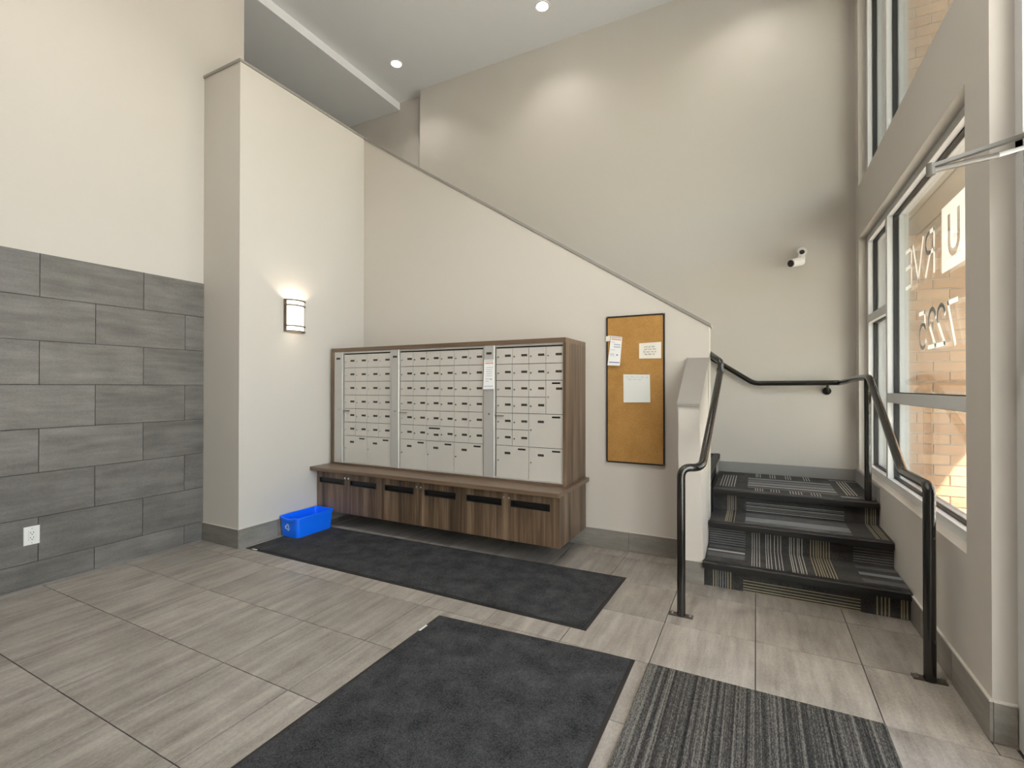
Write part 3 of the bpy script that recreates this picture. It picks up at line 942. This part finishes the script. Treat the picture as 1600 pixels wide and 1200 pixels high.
# ---- worktop and base cabinets with paper slots
WX0, WX1, WYF = XP + 0.004, -1.318, 3.345
tag(MB().bevbox(WX0, WX1, WYF, YM - 0.002, 0.563, 0.599, 0.003, '-y').build('worktop', 'walnut_h'), 'long walnut worktop ledge under the mailbox case', 'worktop')
BY, BZ0, BZ1 = 3.435, 0.155, 0.562
bounds = [XP + 0.006, -3.115, -2.240, -1.345]
slots = [(-3.943, -3.609), (-3.524, -3.195), (-3.084, -2.753), (-2.624, -2.298), (-2.184, -1.850), (-1.762, -1.426)]
labs = ['walnut floating cabinet with two paper slots beside the blue bin', 'middle walnut floating cabinet with two paper slots', 'rightmost walnut floating cabinet with two paper slots, nearest the stairs']
def door_slot(parent, x0, x1, s0, s1):
    z0, z1 = 0.434, 0.486
    m = MB().box(x0, x1, BY, BY + 0.018, BZ0 + 0.002, z0).box(x0, x1, BY, BY + 0.018, z1, BZ1 - 0.003)
    m.box(x0, s0, BY, BY + 0.018, z0, z1).box(s1, x1, BY, BY + 0.018, z0, z1)
    d = m.build('door', 'walnut', parent)
    f = MB()
    t = 0.008
    f.box(s0 - 0.002, s1 + 0.002, BY - 0.004, BY + 0.014, z0 - 0.002, z0 + t).box(s0 - 0.002, s1 + 0.002, BY - 0.004, BY + 0.014, z1 - t, z1 + 0.002)
    f.box(s0 - 0.002, s0 + t, BY - 0.004, BY + 0.014, z0 + t, z1 - t).box(s1 - t, s1 + 0.002, BY - 0.004, BY + 0.014, z0 + t, z1 - t)
    f.build('paper_slot', 'black_slot', d)
    MB().box(s0, s1, BY + 0.0141, BY + 0.017, z0, z1).build('slot_flap', 'black_slot', d)
    return d
for k in range(3):
    a, b = bounds[k], bounds[k + 1]
    c = thing('floating_cabinet', ((a + b) / 2, 3.75, BZ0), labs[k], 'cabinet', 'walnut cabinets under the mailboxes')
    body = MB().box(a, b - (0.0 if k == 2 else 0.001), BY + 0.0185, YM - 0.0125, BZ0, BZ1)
    if k == 2:
        body.box(b - 0.018, b, BY - 0.001, BY + 0.0185, BZ0, BZ1)
    body.build('body', 'walnut', c)
    mid = (-3.567, -2.690, -1.804)[k]
    bb = b - (0.019 if k == 2 else 0.002)
    d1 = door_slot(c, a + 0.002, mid - 0.001, *slots[2 * k])
    d2 = door_slot(c, mid + 0.001, bb, *slots[2 * k + 1])
    for d, sgn in ((d1, -1), (d2, 1)):
        MB().cyl((mid + sgn * 0.024, BY, 0.502), (mid + sgn * 0.024, BY - 0.006, 0.502), 0.011, 0.010, 14).build('lock', 'chrome', d, True)

# ---- papers
def sheet(name, q, y, mat, label, tilt=0.004, curl=0.0):
    """thin paper quad (x,z corners TL,TR,BR,BL) at depth y on the wall plane"""
    m = MB()
    n = 6
    v = []
    for i in range(n + 1):
        t = i / n
        for s, (A, B) in ((0, (q[0], q[3])), (1, (q[1], q[2]))):
            x = A[0] * (1 - t) + B[0] * t
            z = A[1] * (1 - t) + B[1] * t
            v.append((x, y - curl * t * t, z))
    k = len(v)
    v2 = [(a, b + 0.0012, c) for a, b, c in v]
    f = []
    for i in range(n):
        f.append((2 * i, 2 * i + 1, 2 * i + 3, 2 * i + 2))
        f.append((k + 2 * i, k + 2 * i + 1, k + 2 * i + 3, k + 2 * i + 2))
        f.append((2 * i, 2 * i + 2, k + 2 * i + 2, k + 2 * i))
        f.append((2 * i + 1, 2 * i + 3, k + 2 * i + 3, k + 2 * i + 1))
    f += [(0, 1, k + 1, k), (2 * n, 2 * n + 1, k + 2 * n + 1, k + 2 * n)]
    m.poly(v + v2, f)
    o = m.build(name, mat)
    tag(o, label, 'paper')
    return o
def lerp_q(q, u, v):
    x = (q[0][0] * (1 - u) + q[1][0] * u) * (1 - v) + (q[3][0] * (1 - u) + q[2][0] * u) * v
    z = (q[0][1] * (1 - u) + q[1][1] * u) * (1 - v) + (q[3][1] * (1 - u) + q[2][1] * u) * v
    return (x, z)
def print_on(o, q, y, mat, u0, u1, v0, v1, name='print', curl=0.0):
    pts = [lerp_q(q, u0, v0), lerp_q(q, u1, v0), lerp_q(q, u1, v1), lerp_q(q, u0, v1)]
    vv = [v0, v0, v1, v1]
    ys_ = [y - curl * t * t - 0.0004 for t in vv]
    P = [(p[0], d, p[1]) for p, d in zip(pts, ys_)] + [(p[0], d + 0.0003, p[1]) for p, d in zip(pts, ys_)]
    MB().poly(P, [(0, 1, 2, 3), (4, 5, 6, 7), (0, 1, 5, 4), (1, 2, 6, 5), (2, 3, 7, 6), (3, 0, 4, 7)]).build(name, mat, o)
def scribble(o, q, y, mat, lines, wd, name='handwriting'):
    """rows of illegible handwriting-like strokes: (v, u0, u1, height)"""
    m = MB()
    for (v, u0, u1, h) in lines:
        u = u0
        while u < u1:
            wl_ = random.uniform(0.09, 0.17)
            pts = []
            n = max(4, int(wl_ / 0.018))
            for i in range(n + 1):
                uu = u + wl_ * i / n
                pts.append(lerp_q(q, min(uu, u1 + 0.02), v + (h * random.uniform(0.2, 0.6) if i % 2 else -h * random.uniform(0.1, 0.6))))
            m.ribbon(pts, wd, 'y', y - 0.0005, y - 0.0001)
            u += wl_ + 0.045
    m.build(name, mat, o)
CBX0, CBX1, CBZ0, CBZ1 = -1.157, -0.668, 0.750, 2.008
cb = thing('cork_board', ((CBX0 + CBX1) / 2, YM - 0.01, CBZ0), 'tall narrow cork notice board in a thin black frame', 'notice board')
MB().box(CBX0 + 0.01, CBX1 - 0.01, YM - 0.016, YM - 0.001, CBZ0 + 0.01, CBZ1 - 0.01).build('cork_panel', 'cork', cb)
cf = MB()
t = 0.012
cf.box(CBX0, CBX1, YM - 0.021, YM - 0.001, CBZ0, CBZ0 + t).box(CBX0, CBX1, YM - 0.021, YM - 0.001, CBZ1 - t, CBZ1)
cf.box(CBX0, CBX0 + t, YM - 0.021, YM - 0.001, CBZ0 + t, CBZ1 - t).box(CBX1 - t, CBX1, YM - 0.021, YM - 0.001, CBZ0 + t, CBZ1 - t)
cf.build('frame', 'black', cb)
for (x, z) in ((CBX0 + 0.006, CBZ0 + 0.006), (CBX1 - 0.006, CBZ0 + 0.006), (CBX0 + 0.006, CBZ1 - 0.006), (CBX1 - 0.006, CBZ1 - 0.006)):
    MB().cyl((x, YM - 0.021, z), (x, YM - 0.0225, z), 0.005, n=8).build('screw', 'dull_steel', cb)
YN = YM - 0.0235
q1 = [(-1.115, 1.842), (-1.018, 1.826), (-1.036, 1.580), (-1.143, 1.586)]
s1 = sheet('leaflet', q1, YN, 'paper', 'narrow printed leaflet pinned askew over the left edge of the cork board', curl=0.012)
for (m_, u0, u1, v0, v1) in (('ink_grey', 0.05, 0.95, 0.02, 0.06), ('ink_orange', 0.08, 0.95, 0.085, 0.125), ('ink_grey', 0.1, 0.4, 0.20, 0.215), ('ink_faint', 0.35, 0.9, 0.26, 0.30), ('ink_faint', 0.35, 0.9, 0.34, 0.38),
                             ('ink_faint', 0.1, 0.5, 0.46, 0.475), ('ink_grey', 0.1, 0.45, 0.60, 0.625), ('ink_faint', 0.1, 0.5, 0.66, 0.675), ('ink_blue', 0.64, 0.76, 0.61, 0.655), ('ink_blue', 0.1, 0.95, 0.875, 0.905)):
    print_on(s1, q1, YN, m_, u0, u1, v0, v1, curl=0.012)
q2 = [(-0.876, 1.766), (-0.695, 1.772), (-0.696, 1.636), (-0.876, 1.638)]
s2 = sheet('paper_note', q2, YN + 0.004, 'paper_cream', 'white handwritten note with four lines at upper right of the cork board')
scribble(s2, q2, YN + 0.004, 'ink', [(0.26, 0.22, 0.68, 0.10), (0.42, 0.22, 0.76, 0.10), (0.58, 0.20, 0.74, 0.10), (0.73, 0.25, 0.66, 0.10)], 0.0016)
q3 = [(-1.009, 1.507), (-0.788, 1.502), (-0.783, 1.272), (-1.006, 1.267)]
s3 = sheet('paper_note', q3, YN + 0.003, 'paper_blue', 'large square blank-looking sheet pinned at the middle of the cork board', curl=0.004)
scribble(s3, q3, YN + 0.003, 'ink_faint', [(0.09, 0.08, 0.9, 0.06), (0.18, 0.16, 0.68, 0.06)], 0.0016)
qt = [(-1.158, 1.838), (-1.122, 1.845), (-1.124, 1.798), (-1.160, 1.794)]
sheet('tape_tab', qt, YN + 0.0015, 'paper_cream', 'small cream paper tab stuck on the left edge of the cork board frame')
qf = [(-2.099, 1.634), (-2.003, 1.634), (-2.001, 1.381), (-2.106, 1.379)]
YFL = 3.5785
s4 = sheet('leaflet', qf, YFL, 'paper', 'narrow printed leaflet taped to the silver post between the mailbox units', curl=0.006)
for (m_, u0, u1, v0, v1) in (('ink_grey', 0.1, 0.9, 0.03, 0.06), ('ink_orange', 0.1, 0.95, 0.10, 0.14), ('ink_faint', 0.2, 0.9, 0.26, 0.28), ('ink_faint', 0.2, 0.8, 0.33, 0.35), ('ink_faint', 0.2, 0.85, 0.40, 0.42),
                             ('ink_faint', 0.2, 0.8, 0.47, 0.49), ('ink_faint', 0.2, 0.8, 0.54, 0.56), ('ink_grey', 0.2, 0.6, 0.64, 0.66), ('ink_blue', 0.66, 0.78, 0.645, 0.685), ('ink_faint', 0.2, 0.5, 0.72, 0.74), ('ink_grey', 0.08, 0.92, 0.885, 0.915)):
    print_on(s4, qf, YFL, m_, u0, u1, v0, v1, curl=0.006)

# ---- wall sconce on the pier
sc = thing('wall_sconce', (XP, 3.155, 1.92), 'lit half-round wall sconce with nickel bands on the white pier', 'wall lamp')
SY0, SY1, SZ0, SZ1, SD = 3.045, 3.262, 1.925, 2.232, 0.088
MB().box(XP + 0.0005, XP + 0.012, SY0, SY1, SZ0, SZ1).build('back_plate', 'steel', sc)
def halfring(r_in, r_out, z0, z1, n=16, x0=XP + 0.012, cy=(SY0 + SY1) / 2, hw=(SY1 - SY0) / 2):
    m = MB()
    v, f = [], []
    for i in range(n + 1):
        a = -PI / 2 + PI * i / n
        for k in (r_in, r_out):
            for z in (z0, z1):
                v.append((x0 + (SD - 0.012) * k * math.cos(a), cy + hw * k * math.sin(a), z))
    for i in range(n):
        a, b = 4 * i, 4 * (i + 1)
        f += [(a, a + 1, b + 1, b), (a + 2, a + 3, b + 3, b + 2), (a, a + 2, b + 2, b), (a + 1, a + 3, b + 3, b + 1)]
    f += [(0, 1, 3, 2), (4 * n, 4 * n + 1, 4 * n + 3, 4 * n + 2)]
    return m.poly(v, f)
halfring(0.86, 0.90, SZ0 + 0.012, SZ1 - 0.012).build('shade', 'shade', sc, True)
for z in (SZ0, SZ0 + 0.050, SZ1 - 0.060, SZ1 - 0.011):
    halfring(0.905, 1.04, z, z + 0.012).build('band', 'steel', sc, True)
for y in (SY0 + 0.004, SY1 - 0.012):
    MB().box(XP + 0.012, XP + 0.030, y, y + 0.008, SZ0, SZ1).build('side_bar', 'steel', sc)
def lamp(name, kind, loc, energy, col, size=0.03, rot=None, spot=None, blend=0.6):
    l = bpy.data.lights.new(name, kind)
    l.energy = energy
    l.color = col
    l.shadow_soft_size = size
    if spot:
        l.spot_size = math.radians(spot)
        l.spot_blend = blend
    o = bpy.data.objects.new(name, l)
    COL.objects.link(o)
    o.location = loc
    if rot: o.rotation_euler = rot
    return o
lamp('sconce_bulb', 'POINT', (XP + 0.042, 3.154, 2.165), 3.6, (1.0, 0.86, 0.68), 0.015)

# ---- recessed downlights, plus two added fill lights over the lobby
def downlight(x, y, label, watts, group='recessed ceiling downlights'):
    d = thing('downlight', (x, y, ZC - 0.02), label, 'ceiling light', group)
    m = MB()
    n = 28
    v, f = [], []
    for i in range(n):
        a = 2 * PI * i / n
        for (r, z) in ((0.086, ZC - 0.0005), (0.084, ZC - 0.006), (0.066, ZC - 0.005), (0.060, ZC - 0.0005)):
            v.append((x + r * math.cos(a), y + r * math.sin(a), z))
    for i in range(n):
        j = (i + 1) % n
        for k in range(3):
            f.append((4 * i + k, 4 * j + k, 4 * j + k + 1, 4 * i + k + 1))
    m.poly(v, f).build('trim_ring', 'white_plastic', d, True)
    MB().cyl((x, y, ZC - 0.0005), (x, y, ZC - 0.004), 0.064, n=28).build('lens', 'lamp', d)
    lamp('downlight_lamp', 'SPOT', (x, y, ZC - 0.03), watts, (1.0, 0.955, 0.90), 0.06, spot=125, blend=0.7)
downlight(-4.173, 4.842, 'lit round recessed downlight in the ceiling beside the bulkhead', DOWN_W)
downlight(-2.10, 4.842, 'lit round recessed downlight near the back wall, well right of the bulkhead', DOWN_W)
downlight(-0.03, 4.842, 'round recessed downlight high above the stair landing', DOWN_W)
downlight(-2.9, 1.3, 'added fill downlight over the lobby on the tiled wall side', FILL_W2)  # unseen lamp added as fill for the lobby
downlight(-0.75, 1.3, 'added fill downlight over the lobby on the window side', FILL_W3)  # unseen lamp added to brighten the window wall and floor

# ---- security camera on the back wall
sx, sz = 0.400, 2.715
cm = thing('security_camera', (sx, YB, sz - 0.06), 'white bullet security camera high on the back wall', 'camera')
MB().cyl((sx, YB - 0.0005, sz), (sx, YB - 0.030, sz - 0.003), 0.046, 0.036, 24).build('mount', 'white_plastic', cm, True)
MB().cyl((sx - 0.002, YB - 0.028, sz - 0.004), (sx - 0.010, YB - 0.075, sz - 0.085), 0.026, 0.034, 20).build('knuckle', 'white_plastic', cm, True)
b0, b1 = Vector((sx - 0.010, YB - 0.060, sz - 0.105)), Vector((sx - 0.105, YB - 0.175, sz - 0.140))
MB().cyl(b0, b1, 0.040, 0.040, 28).build('body', 'white_plastic', cm, True)
dv = (b1 - b0).normalized()
MB().cyl(b1 + dv * 0.0003, b1 + dv * 0.004, 0.033, 0.030, 28).build('lens', 'dark_hole', cm, True)
MB().cyl((sx - 0.012, YB - 0.110, sz - 0.012), (sx - 0.010, YB - 0.150, sz - 0.036), 0.026, 0.028, 20).build('swivel_cap', 'white_plastic', cm, True)
MB().cyl((sx - 0.0099, YB - 0.1502, sz - 0.0361), (sx - 0.0097, YB - 0.153, sz - 0.038), 0.022, n=20).build('socket_opening', 'dark_hole', cm, True)

# ---- wall outlet
OY, OZ = 1.448, 0.361
ou = thing('wall_outlet', (XL, OY, OZ - 0.06), 'white duplex power outlet on the grey wall tiles', 'outlet')
MB().bevbox(XL + 0.0003, XL + 0.007, OY - 0.0425, OY + 0.0425, OZ - 0.064, OZ + 0.064, 0.003, '+x').build('cover_plate', 'white_plastic', ou)
rc = MB().bevbox(XL + 0.007, XL + 0.010, OY - 0.018, OY + 0.018, OZ - 0.034, OZ + 0.034, 0.002, '+x').build('receptacle', 'white_plastic', ou)
for dz in (-0.017, 0.017):
    h = MB()
    h.box(XL + 0.010, XL + 0.0108, OY - 0.009, OY - 0.006, OZ + dz - 0.001, OZ + dz + 0.009)
    h.box(XL + 0.010, XL + 0.0108, OY + 0.006, OY + 0.009, OZ + dz - 0.001, OZ + dz + 0.009)
    h.cyl((XL + 0.010, OY, OZ + dz - 0.009), (XL + 0.0108, OY, OZ + dz - 0.009), 0.0035, n=10)
    h.build('socket_hole', 'dark_hole', rc)
for dz in (-0.050, 0.050):
    MB().cyl((XL + 0.007, OY, OZ + dz), (XL + 0.0085, OY, OZ + dz), 0.003, n=8).build('screw', 'chrome', ou)

# ---- mats
def mat_thing(name, q, label, pile_mat, border, h, cat='mat', tags=()):
    cx = sum(p[0] for p in q) / 4
    cy_ = sum(p[1] for p in q) / 4
    t_ = thing(name, (cx, cy_, 0), label, cat)
    MB().prism(q, 'z', 0.0005, h * 0.5).build('rubber_backing', 'rubber', t_)
    ins = []
    for (x, y) in q:
        l = math.hypot(x - cx, y - cy_)
        sx_ = 1 if x < cx else -1
        sy_ = 1 if y < cy_ else -1
        ins.append((x + sx_ * border, y + sy_ * border))
    MB().prism(ins, 'z', h * 0.5, h).build('pile', pile_mat, t_)
    for (x0, x1, y0, y1) in tags:
        MB().box(x0, x1, y0, y1, h * 0.5, h * 0.5 + 0.0015).build('care_tag', 'paper', t_)
    return t_
MH = 0.009
mat_thing('floor_mat', [(-3.935, 2.640), (-0.872, 2.640), (-0.848, 3.502), (-3.935, 3.42)], 'long charcoal runner mat lying in front of the mailbox cabinets', 'mat', 0.022, MH, tags=((-3.86, -3.80, 2.643, 2.658),))
mat_thing('floor_mat', [(-1.712, 0.60), (-0.553, 0.60), (-0.553, 2.468), (-1.726, 2.404)], 'charcoal door mat in the foreground with a thin dark border', 'mat', 0.020, MH, tags=((-1.7245, -1.712, 2.20, 2.27),))
mat_thing('entrance_carpet', [(-0.488, 0.55), (0.476, 0.55), (0.476, 2.472), (-0.488, 2.472)], 'grey striped entrance carpet set into the floor tiles at lower right', 'stripe_mat', 0.0, 0.006, 'carpet')

# ---- blue recycling bin
bz = MH + 0.001
bn = thing('recycling_bin', (-3.84, 3.20, bz), 'bright blue plastic recycling bin on the runner mat by the pier', 'bin')
def ringpts(x0, x1, y0, y1, z, r, dip=0.0, n=5):
    pts = []
    for (cx, cy_, a0) in ((x1 - r, y1 - r, 0), (x0 + r, y1 - r, 90), (x0 + r, y0 + r, 180), (x1 - r, y0 + r, 270)):
        for i in range(n + 1):
            a = math.radians(a0 + 90 * i / n)
            pts.append((cx + r * math.cos(a), cy_ + r * math.sin(a), z))
        if a0 == 180 and dip:                                    # hand dip in the front rim
            for i in range(1, 6):
                t_ = i / 6
                pts.append((x0 + r + (x1 - x0 - 2 * r) * t_, y0, z - dip * math.sin(PI * t_)))
        elif a0 == 180:
            for i in range(1, 6):
                t_ = i / 6
                pts.append((x0 + r + (x1 - x0 - 2 * r) * t_, y0, z))
    return pts
def loft(rings):
    m = MB()
    n = len(rings[0])
    v = [p for r in rings for p in r]
    f = []
    for i in range(len(rings) - 1):
        for k in range(n):
            j = (k + 1) % n
            f.append((i * n + k, i * n + j, (i + 1) * n + j, (i + 1) * n + k))
    f.append(tuple(range(n - 1, -1, -1)))
    f.append(tuple((len(rings) - 1) * n + k for k in range(n)))
    return m.poly(v, f)
zt_ = 0.194
loft([ringpts(-3.958, -3.736, 3.003, 3.402, bz, 0.03), ringpts(-3.968, -3.722, 2.990, 3.415, zt_ - 0.012, 0.035, 0.012),
      ringpts(-3.966, -3.724, 2.992, 3.413, zt_ - 0.003, 0.034, 0.014), ringpts(-3.962, -3.728, 2.996, 3.409, zt_ - 0.004, 0.032, 0.014), ringpts(-3.951, -3.742, 3.008, 3.397, bz + 0.006, 0.027)]).build('tub', 'blue', bn, True)
def band(r0, r1):
    m = MB()
    n = len(r0[0])
    v = [p for r in r0 + r1 for p in r]
    k4 = [0, 1, 2, 3]
    f = []
    for a, b in ((0, 1), (1, 2), (2, 3), (3, 0)):
        for k in range(n):
            j = (k + 1) % n
            f.append((a * n + k, a * n + j, b * n + j, b * n + k))
    return m.poly(v, f)
band([ringpts(-3.969, -3.721, 2.989, 3.416, zt_ - 0.020, 0.036, 0.014), ringpts(-3.976, -3.712, 2.980, 3.424, zt_ - 0.020, 0.040, 0.014)],
     [ringpts(-3.976, -3.712, 2.980, 3.424, zt_, 0.040, 0.014), ringpts(-3.966, -3.724, 2.992, 3.413, zt_, 0.034, 0.014)]).build('rim', 'blue', bn, True)
# recycling mark: three chasing bent arrows
rm = MB()
cxm, czm, rad = -3.862, 0.100, 0.030
for k in range(3):
    a0 = math.radians(90 + 120 * k)
    def rot(u, v_): return (cxm + u * math.cos(a0 - PI / 2) - v_ * math.sin(a0 - PI / 2), czm + u * math.sin(a0 - PI / 2) + v_ * math.cos(a0 - PI / 2))
    ypl = lambda z: 3.0025 - 0.0135 * (z - bz) / (zt_ - bz)
    for poly in ([(-0.020, 0.006), (-0.010, 0.001), (0.001, 0.021), (-0.010, 0.026)], [(-0.010, 0.026), (0.001, 0.021), (0.008, 0.026), (0.004, 0.033)],
                 [(0.004, 0.033), (0.012, 0.019), (0.021, 0.017), (0.012, 0.033)], [(0.000, 0.020), (0.021, 0.006), (0.025, 0.028), (0.015, 0.022)]):
        P = [rot(*p) for p in poly]
        n = len(P)
        V = [(x, ypl(z) - 0.0012, z) for x, z in P] + [(x, ypl(z) + 0.001, z) for x, z in P]
        rm.poly(V, [tuple(range(n)), tuple(range(n, 2 * n))] + [(i, (i + 1) % n, n + (i + 1) % n, n + i) for i in range(n)])
rm.build('recycling_mark', 'blue_mark', bn)

# ---- door closer with its arm reaching into the room
dc = thing('door_closer', (XS, 2.2, 2.2), 'metal door closer arm reaching in from the right edge', 'door closer')
el = Vector((0.588, 2.30, 2.212))
MB().box(XS - 0.055, XS + 0.018, 1.62, 1.90, 2.225, 2.290).build('closer_body', 'dull_steel', dc)
def flatbar(p0, p1, wd, th):
    p0, p1 = Vector(p0), Vector(p1)
    d = (p1 - p0).normalized()
    s = d.cross(Vector((0, 0, 1))).normalized() * (wd / 2)
    u = Vector((0, 0, th / 2))
    return MB().hexa([p0 - s - u, p1 - s - u, p1 + s - u, p0 + s - u], [p0 - s + u, p1 - s + u, p1 + s + u, p0 + s + u])
flatbar(el + Vector((0, 0, 0.014)), (XS - 0.02, 2.335, 2.302), 0.028, 0.013).build('main_arm', 'dull_steel', dc)
MB().cyl(el - Vector((0.0, 0, 0.002)), (0.775, 2.315, 2.232), 0.0105, n=12).build('forearm', 'dull_steel', dc, True)
MB().cyl((0.772, 2.3147, 2.2317), (XS - 0.012, 2.325, 2.256), 0.0078, n=12).build('adjuster_rod', 'frame_alu', dc, True)
MB().cyl(el + Vector((-0.004, 0, -0.020)), el + Vector((-0.004, 0, 0.024)), 0.014, n=16).build('elbow', 'dull_steel', dc, True)
MB().box(XS - 0.028, XS - 0.001, 2.29, 2.37, 2.245, 2.312).build('shoe', 'dull_steel', dc)
